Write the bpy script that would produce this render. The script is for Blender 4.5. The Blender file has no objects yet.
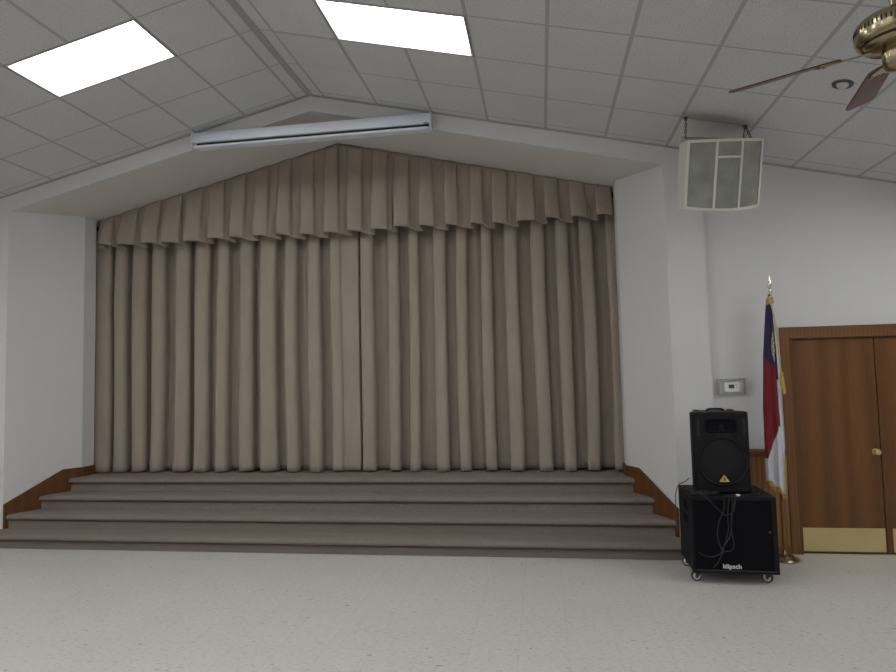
import bpy, bmesh, math, random
from mathutils import Vector, Matrix
random.seed(7)
C = bpy.context.scene.collection
PI = math.pi

# ------------------------------------------------------------------ materials
def newmat(name):
    m = bpy.data.materials.new(name); m.use_nodes = True
    nt = m.node_tree; b = nt.nodes['Principled BSDF']
    return m, nt, b
def nd(nt, t, **kw):
    n = nt.nodes.new(t)
    for k, v in kw.items(): setattr(n, k, v)
    return n
def plain(name, col, rough=.6, metal=0., var=.06, scale=20., bump=0., bscale=120., spec=.5, stretch=None):
    m, nt, b = newmat(name)
    tc = nd(nt, 'ShaderNodeTexCoord'); src = tc.outputs['Object']
    if stretch:
        mp = nd(nt, 'ShaderNodeMapping'); mp.inputs['Scale'].default_value = stretch
        nt.links.new(src, mp.inputs[0]); src = mp.outputs[0]
    no = nd(nt, 'ShaderNodeTexNoise'); no.inputs['Scale'].default_value = scale; no.inputs['Detail'].default_value = 4
    nt.links.new(src, no.inputs['Vector'])
    cr = nd(nt, 'ShaderNodeValToRGB')
    cr.color_ramp.elements[0].position = .3; cr.color_ramp.elements[1].position = .7
    cr.color_ramp.elements[0].color = tuple(c*(1-var) for c in col)+(1,)
    cr.color_ramp.elements[1].color = tuple(min(1, c*(1+var)) for c in col)+(1,)
    nt.links.new(no.outputs['Fac'], cr.inputs[0]); nt.links.new(cr.outputs[0], b.inputs['Base Color'])
    b.inputs['Roughness'].default_value = rough; b.inputs['Metallic'].default_value = metal
    b.inputs['Specular IOR Level'].default_value = spec
    if bump:
        n2 = nd(nt, 'ShaderNodeTexNoise'); n2.inputs['Scale'].default_value = bscale; n2.inputs['Detail'].default_value = 3
        nt.links.new(src, n2.inputs['Vector'])
        bp = nd(nt, 'ShaderNodeBump'); bp.inputs['Strength'].default_value = bump; bp.inputs['Distance'].default_value = .01
        nt.links.new(n2.outputs['Fac'], bp.inputs['Height']); nt.links.new(bp.outputs[0], b.inputs['Normal'])
    return m
def emit(name, col, s):
    m, nt, b = newmat(name)
    b.inputs['Base Color'].default_value = (.8, .8, .8, 1)
    b.inputs['Emission Color'].default_value = col+(1,); b.inputs['Emission Strength'].default_value = s
    return m
def wood(name, c0, c1, scale=3., rough=.42, dist=6., sz=.07, spec=.4):
    m, nt, b = newmat(name)
    tc = nd(nt, 'ShaderNodeTexCoord'); mp = nd(nt, 'ShaderNodeMapping')
    mp.inputs['Scale'].default_value = (1, 1, sz); nt.links.new(tc.outputs['Object'], mp.inputs[0])
    w = nd(nt, 'ShaderNodeTexWave'); w.bands_direction = 'X'; w.inputs['Scale'].default_value = scale
    w.inputs['Distortion'].default_value = dist; w.inputs['Detail'].default_value = 3; w.inputs['Detail Scale'].default_value = 1.2
    nt.links.new(mp.outputs[0], w.inputs['Vector'])
    no = nd(nt, 'ShaderNodeTexNoise'); no.inputs['Scale'].default_value = 70; no.inputs['Detail'].default_value = 4
    nt.links.new(mp.outputs[0], no.inputs['Vector'])
    mx = nd(nt, 'ShaderNodeMix'); mx.data_type = 'FLOAT'; mx.inputs[0].default_value = .6
    nt.links.new(w.outputs['Fac'], mx.inputs[2]); nt.links.new(no.outputs['Fac'], mx.inputs[3])
    cr = nd(nt, 'ShaderNodeValToRGB'); cr.color_ramp.elements[0].color = c0+(1,); cr.color_ramp.elements[1].color = c1+(1,)
    cr.color_ramp.elements[0].position = .2; cr.color_ramp.elements[1].position = .8
    nt.links.new(mx.outputs[0], cr.inputs[0]); nt.links.new(cr.outputs[0], b.inputs['Base Color'])
    b.inputs['Roughness'].default_value = rough; b.inputs['Specular IOR Level'].default_value = spec
    return m
def math_node(nt, op, a, b=None, c=None):
    n = nd(nt, 'ShaderNodeMath'); n.operation = op
    for i, v in enumerate((a, b, c)):
        if v is None: continue
        if isinstance(v, (int, float)): n.inputs[i].default_value = v
        else: nt.links.new(v, n.inputs[i])
    return n.outputs[0]
def ceiling_mat(name, tile, bar, speck=1.0):
    m, nt, b = newmat(name)
    uv = nd(nt, 'ShaderNodeUVMap'); sp = nd(nt, 'ShaderNodeSeparateXYZ'); nt.links.new(uv.outputs[0], sp.inputs[0])
    def line(o, hw):
        f = math_node(nt, 'FRACT', math_node(nt, 'ADD', o, .5)); d = math_node(nt, 'ABSOLUTE', math_node(nt, 'SUBTRACT', f, .5))
        return math_node(nt, 'LESS_THAN', d, hw)
    msk = math_node(nt, 'MAXIMUM', line(sp.outputs[0], .024), line(sp.outputs[1], .014))
    no = nd(nt, 'ShaderNodeTexNoise'); no.inputs['Scale'].default_value = 45; no.inputs['Detail'].default_value = 5; no.inputs['Roughness'].default_value = .8
    nt.links.new(uv.outputs[0], no.inputs['Vector'])
    no2 = nd(nt, 'ShaderNodeTexNoise'); no2.inputs['Scale'].default_value = 1.3; no2.inputs['Detail'].default_value = 3
    nt.links.new(uv.outputs[0], no2.inputs['Vector'])
    cr = nd(nt, 'ShaderNodeValToRGB'); e = cr.color_ramp.elements
    e[0].position = .34; e[1].position = .5
    e[0].color = tuple(c*(1-.34*speck) for c in tile)+(1,); e[1].color = tuple(tile)+(1,)
    nt.links.new(no.outputs['Fac'], cr.inputs[0])
    vr = nd(nt, 'ShaderNodeMapRange'); vr.inputs[3].default_value = .93; vr.inputs[4].default_value = 1.05
    nt.links.new(no2.outputs['Fac'], vr.inputs[0])
    mul = nd(nt, 'ShaderNodeMix'); mul.data_type = 'RGBA'; mul.blend_type = 'MULTIPLY'; mul.inputs[0].default_value = 1
    nt.links.new(cr.outputs[0], mul.inputs[6]); nt.links.new(vr.outputs[0], mul.inputs[7])
    mx = nd(nt, 'ShaderNodeMix'); mx.data_type = 'RGBA'
    nt.links.new(msk, mx.inputs[0]); nt.links.new(mul.outputs[2], mx.inputs[6]); mx.inputs[7].default_value = tuple(bar)+(1,)
    # old brown water stain on one tile
    du = math_node(nt, 'MULTIPLY', math_node(nt, 'SUBTRACT', sp.outputs[0], 6.45), 1.9)
    dv = math_node(nt, 'MULTIPLY', math_node(nt, 'SUBTRACT', sp.outputs[1], .06), 5.)
    dd = math_node(nt, 'ADD', math_node(nt, 'MULTIPLY', du, du), math_node(nt, 'MULTIPLY', dv, dv))
    dd = math_node(nt, 'ADD', dd, math_node(nt, 'MULTIPLY', math_node(nt, 'SUBTRACT', no2.outputs['Fac'], .5), 1.2))
    st = nd(nt, 'ShaderNodeMapRange'); st.inputs[1].default_value = .2; st.inputs[2].default_value = 1.3; st.inputs[3].default_value = .55; st.inputs[4].default_value = 0
    nt.links.new(dd, st.inputs[0])
    ms = nd(nt, 'ShaderNodeMix'); ms.data_type = 'RGBA'; nt.links.new(st.outputs[0], ms.inputs[0]); nt.links.new(mx.outputs[2], ms.inputs[6]); ms.inputs[7].default_value = (.30, .24, .18, 1)
    nt.links.new(ms.outputs[2], b.inputs['Base Color']); b.inputs['Roughness'].default_value = .9
    b.inputs['Specular IOR Level'].default_value = .2
    bp = nd(nt, 'ShaderNodeBump'); bp.inputs['Strength'].default_value = .35*speck; bp.inputs['Distance'].default_value = .01
    nt.links.new(no.outputs['Fac'], bp.inputs['Height']); nt.links.new(bp.outputs[0], b.inputs['Normal'])
    return m
def floor_mat():
    m, nt, b = newmat('vinyl_tile')
    tc = nd(nt, 'ShaderNodeTexCoord'); mp = nd(nt, 'ShaderNodeMapping')
    s = 1/.3145
    mp.inputs['Scale'].default_value = (s, s, s); mp.inputs['Location'].default_value = (.205*s, .05, 0)
    nt.links.new(tc.outputs['Object'], mp.inputs[0])
    sp = nd(nt, 'ShaderNodeSeparateXYZ'); nt.links.new(mp.outputs[0], sp.inputs[0])
    def line(o, hw):
        f = math_node(nt, 'FRACT', math_node(nt, 'ADD', o, .5)); d = math_node(nt, 'ABSOLUTE', math_node(nt, 'SUBTRACT', f, .5))
        return math_node(nt, 'LESS_THAN', d, hw)
    msk = math_node(nt, 'MAXIMUM', line(sp.outputs[0], .006), line(sp.outputs[1], .005))
    # per tile tone
    fl = nd(nt, 'ShaderNodeVectorMath'); fl.operation = 'FLOOR'
    ad = nd(nt, 'ShaderNodeVectorMath'); ad.operation = 'ADD'; ad.inputs[1].default_value = (0, 0, .25)
    nt.links.new(mp.outputs[0], ad.inputs[0]); nt.links.new(ad.outputs[0], fl.inputs[0])
    wn = nd(nt, 'ShaderNodeTexWhiteNoise'); nt.links.new(fl.outputs[0], wn.inputs['Vector'])
    vr = nd(nt, 'ShaderNodeMapRange'); vr.inputs[3].default_value = .985; vr.inputs[4].default_value = 1.012
    nt.links.new(wn.outputs['Value'], vr.inputs[0])
    # mottling streaks
    mp2 = nd(nt, 'ShaderNodeMapping'); mp2.inputs['Scale'].default_value = (9, 22, 9); mp2.inputs['Rotation'].default_value = (0, 0, .5)
    nt.links.new(mp.outputs[0], mp2.inputs[0])
    no = nd(nt, 'ShaderNodeTexNoise'); no.inputs['Scale'].default_value = .9; no.inputs['Detail'].default_value = 5; no.inputs['Roughness'].default_value = .65
    nt.links.new(mp2.outputs[0], no.inputs['Vector'])
    cr = nd(nt, 'ShaderNodeValToRGB'); e = cr.color_ramp.elements
    e[0].position = .31; e[0].color = (.35, .33, .295, 1); e[1].position = .42; e[1].color = (.60, .575, .53, 1)
    n3 = e.new(.68); n3.color = (.65, .625, .58, 1)
    nt.links.new(no.outputs['Fac'], cr.inputs[0])
    # sparse dark flecks
    n4 = nd(nt, 'ShaderNodeTexNoise'); n4.inputs['Scale'].default_value = 1.35; n4.inputs['Detail'].default_value = 2
    mp3 = nd(nt, 'ShaderNodeMapping'); mp3.inputs['Scale'].default_value = (3, 9, 3); mp3.inputs['Rotation'].default_value = (0, 0, -.7)
    nt.links.new(mp.outputs[0], mp3.inputs[0]); nt.links.new(mp3.outputs[0], n4.inputs['Vector'])
    fk = nd(nt, 'ShaderNodeMapRange'); fk.inputs[1].default_value = .69; fk.inputs[2].default_value = .73
    nt.links.new(n4.outputs['Fac'], fk.inputs[0])
    mul = nd(nt, 'ShaderNodeMix'); mul.data_type = 'RGBA'; mul.blend_type = 'MULTIPLY'; mul.inputs[0].default_value = 1
    nt.links.new(cr.outputs[0], mul.inputs[6]); nt.links.new(vr.outputs[0], mul.inputs[7])
    mf = nd(nt, 'ShaderNodeMix'); mf.data_type = 'RGBA'
    nt.links.new(fk.outputs[0], mf.inputs[0]); nt.links.new(mul.outputs[2], mf.inputs[6]); mf.inputs[7].default_value = (.25, .235, .21, 1)
    mx = nd(nt, 'ShaderNodeMix'); mx.data_type = 'RGBA'
    nt.links.new(math_node(nt, 'MULTIPLY', msk, .28), mx.inputs[0]); nt.links.new(mf.outputs[2], mx.inputs[6]); mx.inputs[7].default_value = (.3, .285, .26, 1)
    nt.links.new(mx.outputs[2], b.inputs['Base Color'])
    b.inputs['Roughness'].default_value = .34; b.inputs['Specular IOR Level'].default_value = .4
    bp = nd(nt, 'ShaderNodeBump'); bp.inputs['Strength'].default_value = .05; bp.inputs['Distance'].default_value = .01
    nt.links.new(no.outputs['Fac'], bp.inputs['Height']); nt.links.new(bp.outputs[0], b.inputs['Normal'])
    return m

WALLC = (.66, .655, .645)
M = {}
M['wall'] = plain('painted_wall', WALLC, .85, var=.015, scale=2., bump=.05, bscale=160, spec=.2)
M['soffit'] = plain('painted_plaster', (.66, .64, .595), .85, var=.015, scale=2., bump=.05, bscale=160, spec=.2)
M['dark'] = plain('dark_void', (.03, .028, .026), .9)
M['ceil'] = ceiling_mat('acoustic_tile', (.66, .668, .68), (.43, .435, .44))
M['tile_smooth'] = plain('smooth_tile', (.60, .60, .62), .8, var=.02, scale=6)
M['tile_white'] = plain('white_tile', (.68, .67, .65), .8, var=.02, scale=6)
M['floor'] = floor_mat()
M['carpet'] = plain('taupe_carpet', (.30, .260, .222), .95, var=.34, scale=170, bump=.9, bscale=420, spec=.1)
M['curtain'] = plain('taupe_drape', (.365, .305, .252), .92, var=.05, scale=9, bump=.25, bscale=300, spec=.12, stretch=(1, 1, .25))
b_ = M['curtain'].node_tree.nodes['Principled BSDF']
b_.inputs['Sheen Weight'].default_value = .15; b_.inputs['Sheen Roughness'].default_value = .5
M['door'] = wood('door_veneer', (.112, .044, .011), (.185, .078, .022), 1.3, .4, 9., .07)
M['casing'] = wood('casing_wood', (.15, .062, .018), (.20, .085, .026), 9., .4, 3., .05)
M['skirt'] = wood('skirt_wood', (.105, .038, .009), (.15, .058, .015), 5., .4, 3., .2)
M['panel'] = wood('panel_wood', (.17, .075, .020), (.30, .145, .045), 7., .45, 5., .05)
M['brass'] = plain('brass', (.62, .50, .26), .3, 1., .08, 8)
M['finial'] = plain('polished_pale_brass', (.78, .74, .60), .18, 1., .04, 8)
M['plate'] = plain('satin_brass', (.62, .50, .25), .5, .55, .05, 5)
M['oldbrass'] = plain('antique_brass', (.36, .31, .19), .22, 1., .2, 14)
M['gold'] = plain('gold_trim', (.50, .33, .07), .6, .1, .25, 160)
M['cord'] = plain('pale_gold_cord', (.52, .43, .25), .7, 0, .2, 160)
M['black'] = plain('black_carpeted_box', (.007, .007, .0085), .7, 0, .3, 90, .3, 300, .3)
M['blackplastic'] = plain('black_plastic', (.006, .006, .0075), .5, 0, .15, 40, .15, 500, .22)
M['cloth'] = plain('black_grille_cloth', (.004, .004, .006), .85, 0, .1, 200, spec=.15)
M['mesh'] = plain('black_metal_grille', (.006, .006, .0085), .6, .1, .2, 300, .4, 600, .3)
M['cable'] = plain('black_cable', (.018, .018, .021), .55, 0, .1, 60)
M['edge'] = plain('dark_grey_metal', (.07, .07, .075), .5, .3, .05)
M['chrome'] = plain('chrome', (.62, .62, .62), .25, 1., .05, 30)
M['rubber'] = plain('dark_rubber', (.03, .03, .03), .6)
M['whitelogo'] = plain('white_lettering', (.75, .73, .75), .5, 0, .02)
M['yellow'] = plain('yellow_badge', (.50, .44, .06), .5, 0, .06)
M['screenwhite'] = plain('white_enamel', (.72, .75, .82), .38, 0, .02, 6, spec=.5)
M['screenslot'] = plain('black_slot', (.012, .014, .02), .7)
M['spkwhite'] = plain('cream_enamel', (.66, .645, .58), .6, 0, .03, 8)
M['spktop'] = plain('dull_enamel', (.42, .41, .37), .7, 0, .04, 8)
M['spkgrille'] = plain('grey_speaker_cloth', (.30, .30, .275), .85, 0, .16, 7, .3, 500, .2)
M['blade'] = wood('fan_blade_wood', (.06, .022, .012), (.115, .042, .020), 8., .35, 3., 1.)
M['plastic'] = plain('white_plastic', (.72, .72, .73), .45, 0, .02)
M['guard'] = plain('grey_guard', (.36, .36, .34), .4, 0, .05)
M['lcd'] = plain('lcd', (.055, .06, .075), .3)
M['navy'] = plain('navy_cloth', (.014, .013, .058), .8, 0, .15, 40)
M['red'] = plain('crimson_cloth', (.165, .005, .014), .8, 0, .12, 40)
M['white'] = plain('white_cloth', (.62, .62, .66), .8, 0, .05, 30)
M['chain'] = plain('dark_chain', (.12, .115, .10), .45, .8, .2, 80)
M['lens'] = emit('light_lens', (.965, .98, 1.0), 11.5)
M['lampglass'] = plain('pale_bulb_glass', (.62, .62, .60), .25, 0, .03)
M['lightframe'] = plain('light_frame', (.62, .63, .65), .5, 0, .02)
M['darkline'] = plain('grey_ridge_tee', (.38, .375, .365), .6, 0, .03)

# ------------------------------------------------------------------ mesh builder
class MB:
    def __init__(s): s.v = []; s.f = []; s.m = []; s.uv = None
    def add(s, vs, fs, mi=0, T=None):
        o = len(s.v)
        s.v += [tuple(T @ Vector(v)) if T else tuple(v) for v in vs]
        for f in fs: s.f.append([i+o for i in f]); s.m.append(mi)
        return s
    def box(s, a, b, mi=0, T=None):
        x0, y0, z0 = a; x1, y1, z1 = b
        vs = [(x0, y0, z0), (x1, y0, z0), (x1, y1, z0), (x0, y1, z0), (x0, y0, z1), (x1, y0, z1), (x1, y1, z1), (x0, y1, z1)]
        return s.add(vs, [(0, 3, 2, 1), (4, 5, 6, 7), (0, 1, 5, 4), (1, 2, 6, 5), (2, 3, 7, 6), (3, 0, 4, 7)], mi, T)
    def prism(s, poly, axis, a, b, mi=0, T=None):   # poly in the two other axes; extruded a..b ; a, b numbers or functions of the 2d point
        fa = a if callable(a) else (lambda p: a); fb = b if callable(b) else (lambda p: b)
        def mk(p, t):
            return {'x': (t, p[0], p[1]), 'y': (p[0], t, p[1]), 'z': (p[0], p[1], t)}[axis]
        n = len(poly)
        vs = [mk(p, fa(p)) for p in poly]+[mk(p, fb(p)) for p in poly]
        fs = [tuple(range(n)), tuple(range(2*n-1, n-1, -1))]+[(i, (i+1) % n, (i+1) % n+n, i+n) for i in range(n)]
        return s.add(vs, fs, mi, T)
    def lathe(s, prof, n=32, mi=0, T=None, cap=True):
        vs = []; fs = []
        for (r, z) in prof:
            for k in range(n):
                a = 2*PI*k/n; vs.append((r*math.cos(a), r*math.sin(a), z))
        for j in range(len(prof)-1):
            for k in range(n):
                k2 = (k+1) % n; fs.append((j*n+k, j*n+k2, (j+1)*n+k2, (j+1)*n+k))
        if cap:
            fs.append(tuple(range(n-1, -1, -1))); L = (len(prof)-1)*n; fs.append(tuple(range(L, L+n)))
        return s.add(vs, fs, mi, T)
    def tube(s, pts, r, n=8, mi=0, closed=False, T=None):
        pts = [Vector(p) for p in pts]; N = len(pts); vs = []; fs = []
        prev = None
        for i, p in enumerate(pts):
            if closed: t = pts[(i+1) % N]-pts[i-1]
            else: t = pts[min(i+1, N-1)]-pts[max(i-1, 0)]
            t.normalize()
            if prev is None:
                u = t.orthogonal().normalized()
            else:
                u = prev-t*prev.dot(t)
                u = u.normalized() if u.length > 1e-6 else t.orthogonal().normalized()
            prev = u; w = t.cross(u)
            rr = r(i/(N-1)) if callable(r) else r
            for k in range(n):
                a = 2*PI*k/n; vs.append(tuple(p+u*(rr*math.cos(a))+w*(rr*math.sin(a))))
        for i in range(N if closed else N-1):
            j = (i+1) % N
            for k in range(n):
                k2 = (k+1) % n; fs.append((i*n+k, i*n+k2, j*n+k2, j*n+k))
        if not closed:
            fs.append(tuple(range(n-1, -1, -1))); fs.append(tuple(range((N-1)*n, N*n)))
        return s.add(vs, fs, mi, T)
    def grid(s, P, mi=0, closed_u=False):
        r = len(P); c = len(P[0]); vs = [p for row in P for p in row]
        fs = []
        for i in range(r-1):
            for j in range(c-1): fs.append((i*c+j, i*c+j+1, (i+1)*c+j+1, (i+1)*c+j))
        return s.add(vs, fs, mi)
    def build(s, name, mats, parent=None, smooth=False, bevel=0., seg=2, loc=None, rot=None, angle=40, fixn=True, solid=0.):
        me = bpy.data.meshes.new(name); me.from_pydata(s.v, [], s.f)
        if not isinstance(mats, (list, tuple)): mats = [mats]
        for m in mats: me.materials.append(m)
        me.polygons.foreach_set('material_index', s.m)
        if fixn:
            bm = bmesh.new(); bm.from_mesh(me); bmesh.ops.recalc_face_normals(bm, faces=bm.faces); bm.to_mesh(me); bm.free()
        me.update()
        o = bpy.data.objects.new(name, me); C.objects.link(o)
        if parent: o.parent = parent
        if loc: o.location = loc
        if rot: o.rotation_euler = rot
        if smooth:
            me.polygons.foreach_set('use_smooth', [True]*len(me.polygons))
            if smooth != 'full':
                me.set_sharp_from_angle(angle=math.radians(angle))
        if solid:
            md = o.modifiers.new('thickness', 'SOLIDIFY'); md.thickness = solid; md.offset = 0
        if bevel:
            md = o.modifiers.new('bevel', 'BEVEL'); md.width = bevel; md.segments = seg; md.limit_method = 'ANGLE'; md.angle_limit = math.radians(35)
            me.polygons.foreach_set('use_smooth', [True]*len(me.polygons))
            md.harden_normals = False
            me.set_sharp_from_angle(angle=math.radians(60))
        return o
def thing(name, label, cat, loc=(0, 0, 0), rot=(0, 0, 0), group=None):
    o = bpy.data.objects.new(name, None); C.objects.link(o); o.empty_display_size = .1
    o.location = loc; o.rotation_euler = rot; o['label'] = label; o['category'] = cat
    if group: o['group'] = group
    return o
def tag(o, label, cat, group=None):
    o['label'] = label; o['category'] = cat
    if group: o['group'] = group
    return o
def struct(o): o['kind'] = 'structure'; return o
def copy_tree(o, parent=None):
    c = o.copy(); C.objects.link(c)
    if parent: c.parent = parent
    for ch in list(o.children): copy_tree(ch, c)
    return c
def catmull(pts, k=6):
    P = [Vector(p) for p in pts]; P = [P[0]*2-P[1]]+P+[P[-1]*2-P[-2]]; out = []
    for i in range(1, len(P)-2):
        for j in range(k):
            t = j/k; a, b, c, d = P[i-1], P[i], P[i+1], P[i+2]
            out.append(.5*((2*b)+(c-a)*t+(2*a-5*b+4*c-d)*t*t+(3*b-a-3*c+d)*t**3))
    out.append(P[-2]); return out

# ------------------------------------------------------------------ room numbers (metres)
XR = -2.415; ZR = 4.885; SL = math.tan(.2301); AN = .2301
YF = 6.42          # front wall, stage side
YD = 6.49          # wall with the door, a step further back
XL, XRT, YB = -10.9, 6.07, -7.0
S2 = .6096
def zc(x): return ZR-SL*abs(x-XR)
ZA = 4.705
def zs(x): return ZA-.2385*abs(x-XR)
OL, OR = -6.115, 1.268      # opening at the wall
BL, BR = -5.71, .888        # opening at the curtain
PX = 1.63                  # pier corner
DX0, DX1, DZ = 2.385, 3.885, 2.05

# floor
f = MB(); f.box((XL, YB, -.05), (XRT, 6.6, 0)); struct(f.build('floor', M['floor']))
# front wall with its gabled opening
w = MB()
w.prism([(XL, 0), (OL, 0), (OL, zs(OL)), (XR, ZA), (XR, ZR), (XL, zc(XL))], 'y', YF, 6.56)
w.prism([(XR, ZA), (OR, zs(OR)), (OR, 0), (PX, 0), (PX, zc(PX)), (XR, ZR)], 'y', YF, 6.56)
struct(w.build('wall_front', M['wall']))
w = MB()
w.prism([(PX+.001, 0), (DX0, 0), (DX0, DZ), (DX1, DZ), (DX1, 0), (XRT, 0), (XRT, zc(XRT)), (PX+.001, zc(PX))], 'y', YD, YD+.16)
struct(w.build('wall_door_side', M['wall']))
w = MB(); w.box((XL-.15, YB, 0), (XL, 6.6, zc(XL))); struct(w.build('wall_left', M['wall']))
w = MB(); w.box((XRT, YB, 0), (XRT+.15, 6.65, zc(XRT))); struct(w.build('wall_right', M['wall']))
w = MB(); w.prism([(XL, 0), (XRT, 0), (XRT, zc(XRT)), (XR, ZR), (XL, zc(XL))], 'y', YB-.15, YB); struct(w.build('wall_back', M['wall']))
# splayed jambs, reveals and soffit of the stage opening
w = MB(); w.prism([(OL, YF+.001), (BL, 7.15), (BL, 7.36), (-6.25, 7.36), (-6.25, 6.561), (OL, 6.561)], 'z', 0, lambda p: zs(p[0])-.001)
struct(w.build('wall_jamb_left', M['wall']))
w = MB(); w.prism([(OR, YF+.001), (BR, 7.15), (BR, 7.36), (1.42, 7.36), (1.42, 6.561), (OR, 6.561)], 'z', 0, lambda p: zs(p[0])-.001)
struct(w.build('wall_jamb_right', M['wall']))
w = MB()
w.prism([(-6.3, zs(-6.3)), (XR, ZA), (1.47, zs(1.47)), (1.47, zs(1.47)+.12), (XR, ZA+.12), (-6.3, zs(-6.3)+.12)], 'y', 6.561, 7.55)
struct(w.build('ceiling_soffit', M['soffit']))
# unseen dark stage house, added behind the curtain against light leaks
w = MB(); w.box((-7.5, 9.2, 0), (2.6, 9.3, 5)); struct(w.build('wall_unseen_stage_back', M['dark']))
w = MB(); w.box((-7.6, 7.3, 0), (-7.5, 9.3, 5)); w.box((-7.5, 7.361, 0), (-6.25, 7.40, 5)); struct(w.build('wall_unseen_stage_left', M['dark']))
w = MB(); w.box((2.6, 7.3, 0), (2.7, 9.3, 5)); w.box((1.42, 7.361, 0), (2.6, 7.40, 5)); struct(w.build('wall_unseen_stage_right', M['dark']))
w = MB(); w.box((-7.5, 7.56, 4.95), (2.6, 9.3, 5.05)); struct(w.build('ceiling_unseen_stage', M['dark']))

# ------------------------------------------------------------------ ceiling of 2 ft tiles
Y1 = 5.697
holes = []      # (side, first tile u index, row index): a light fills two tiles of one row
for r in (1, 5, 9, 13, 17): holes += [('L', 1, r), ('R', 1, r)]
for r in (1, 5, 9, 13, 17): holes += [('L', 9, r), ('R', 9, r)]  # outer columns, all out of view, added to light the walls
U0 = {'R': .168, 'L': .158}
def ceil_pt(side, u, y, dz=0):
    sg = 1 if side == 'R' else -1
    return (XR+sg*u*math.cos(AN), y, ZR-u*math.sin(AN)+dz)
verts = []; faces = []; uvs = []
for side in 'RL':
    umax = ((XRT-XR) if side == 'R' else (XR-XL))/math.cos(AN)
    us = [0]+[U0[side]+i*S2 for i in range(40) if U0[side]+i*S2 < umax]+[umax]
    vs_ = [YF+.07*(side == 'R')]+[Y1+S2]+[Y1-i*S2 for i in range(60) if Y1-i*S2 > YB]+[YB]
    hs = set()
    for (sd, i, r) in holes:
        if sd == side: hs.add((i+1, r+2)); hs.add((i+2, r+2))   # index of quad: us[i+1]..., row r lies between Y1-r*S2 and Y1-(r+1)*S2
    for a in range(len(us)-1):
        for b in range(len(vs_)-1):
            if (a, b) in hs: continue
            q = [(us[a], vs_[b]), (us[a+1], vs_[b]), (us[a+1], vs_[b+1]), (us[a], vs_[b+1])]
            i0 = len(verts)
            for (u, y) in q:
                verts.append(ceil_pt(side, u, y)); uvs.append(((u-U0[side])/S2, (Y1-y)/S2))
            faces.append((i0, i0+1, i0+2, i0+3) if side == 'R' else (i0+3, i0+2, i0+1, i0))
me = bpy.data.meshes.new('ceiling'); me.from_pydata(verts, [], faces); me.materials.append(M['ceil'])
ul = me.uv_layers.new(name='UVMap')
for lp in me.loops: ul.data[lp.index].uv = uvs[lp.vertex_index]
ceiling = bpy.data.objects.new('ceiling', me); C.objects.link(ceiling); struct(ceiling)
# ridge tee, wall angles
t = MB(); t.prism([(XR-.035, zc(XR-.035)), (XR+.035, zc(XR+.035)), (XR+.035, zc(XR+.035)-.006), (XR, ZR-.008), (XR-.035, zc(XR-.035)-.006)], 'y', YB, YF-.001)
struct(t.build('trim_1', M['darkline']))
t = MB()
for side, x1, yy in (('L', XL, YF), ('R', PX, YF), ('P', XRT, YD)):
    a, b = (XR, x1) if side != 'P' else (PX, x1)
    t.prism([(a, zc(a)-.001), (b, zc(b)-.001), (b, zc(b)-.016), (a, zc(a)-.016)], 'y', yy-.022, yy)
struct(t.build('trim_2', M['darkline']))
# two replaced smooth tiles lying in the grid
def tile_part(side, i, y0, y1, m, lab):
    b = MB(); c = .017; u0 = U0[side]+i*S2
    pts = [ceil_pt(side, u, y, -.003) for (u, y) in ((u0+c, y0+.01), (u0+S2-c, y0+.01), (u0+S2-c, y1-.01), (u0+c, y1-.01))]
    pts2 = [(p[0], p[1], p[2]-.004) for p in pts]
    b.add(pts+pts2, [(0, 1, 2, 3), (7, 6, 5, 4), (0, 1, 5, 4), (1, 2, 6, 5), (2, 3, 7, 6), (3, 0, 4, 7)])
    o = b.build('ceiling_tile', m, ceiling); o['label'] = lab
tile_part('R', 0, Y1-S2, Y1, M['tile_smooth'], 'smooth plain ceiling tile beside the ridge')
tile_part('R', 6, Y1, Y1+S2, M['tile_white'], 'pale smooth ceiling tile above the hanging loudspeaker')

# ------------------------------------------------------------------ fluorescent panels
def light_parts(root):
    fr = MB(); hx, hy = S2-.008, S2/2-.006
    for (a, b) in (((-hx, -hy, -.004), (hx, -hy+.014, .07)), ((-hx, hy-.014, -.004), (hx, hy, .07)), ((-hx, -hy+.014, -.004), (-hx+.014, hy-.014, .07)), ((hx-.014, -hy+.014, -.004), (hx, hy-.014, .07))):
        fr.box(a, b)
    fr.box((-hx, -hy, .070), (hx, hy, .080)); fr.build('frame', M['lightframe'], root)
    df = MB(); df.box((-hx+.015, -hy+.015, .055), (hx-.015, hy-.015, .069)); df.build('diffuser', M['lens'], root)
first = None
for (sd, i, r) in holes:
    u = U0[sd]+(i+1)*S2; y = Y1-(r+.5)*S2; p = ceil_pt(sd, u, y); rot = (0, AN if sd == 'R' else -AN, 0)
    if first is None:
        first = thing('ceiling_light', '', 'light'); light_parts(first); o = first
    else: o = copy_tree(first)
    o.location = p; o.rotation_euler = rot
    if r == 1 and i == 1:
        o['label'] = 'lit white fluorescent panel in the left ceiling slope, above left stage jamb' if sd == 'L' else 'lit white fluorescent panel in right ceiling slope, just right of the ridge'
        o['group'] = 'ceiling light panels'
    else:  # unseen panels, placed by guess to raise the room brightness
        o['label'] = 'unseen fluorescent ceiling panel added to brighten the room, behind or beside the camera'
        o['group'] = 'added ceiling light panels outside the frame'

# small eyeball downlight
rx, ry = 2.22, 4.786
dl = thing('recessed_downlight', 'small unlit round eyeball downlight in ceiling tile below the fan', 'light', (rx, ry, zc(rx)-.001), (0, AN, 0))
b = MB(); b.lathe([(.045, -.004), (.05, -.012), (.066, -.010), (.070, 0), (.045, 0)], 32); b.build('trim_ring', M['chain'], dl, smooth=True)
b = MB(); b.lathe([(.004, -.034), (.018, -.032), (.032, -.025), (.040, -.013), (.044, -.002)], 24, T=Matrix.Rotation(.3, 4, 'Y')); b.build('bulb', M['lampglass'], dl, smooth=True)

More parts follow.
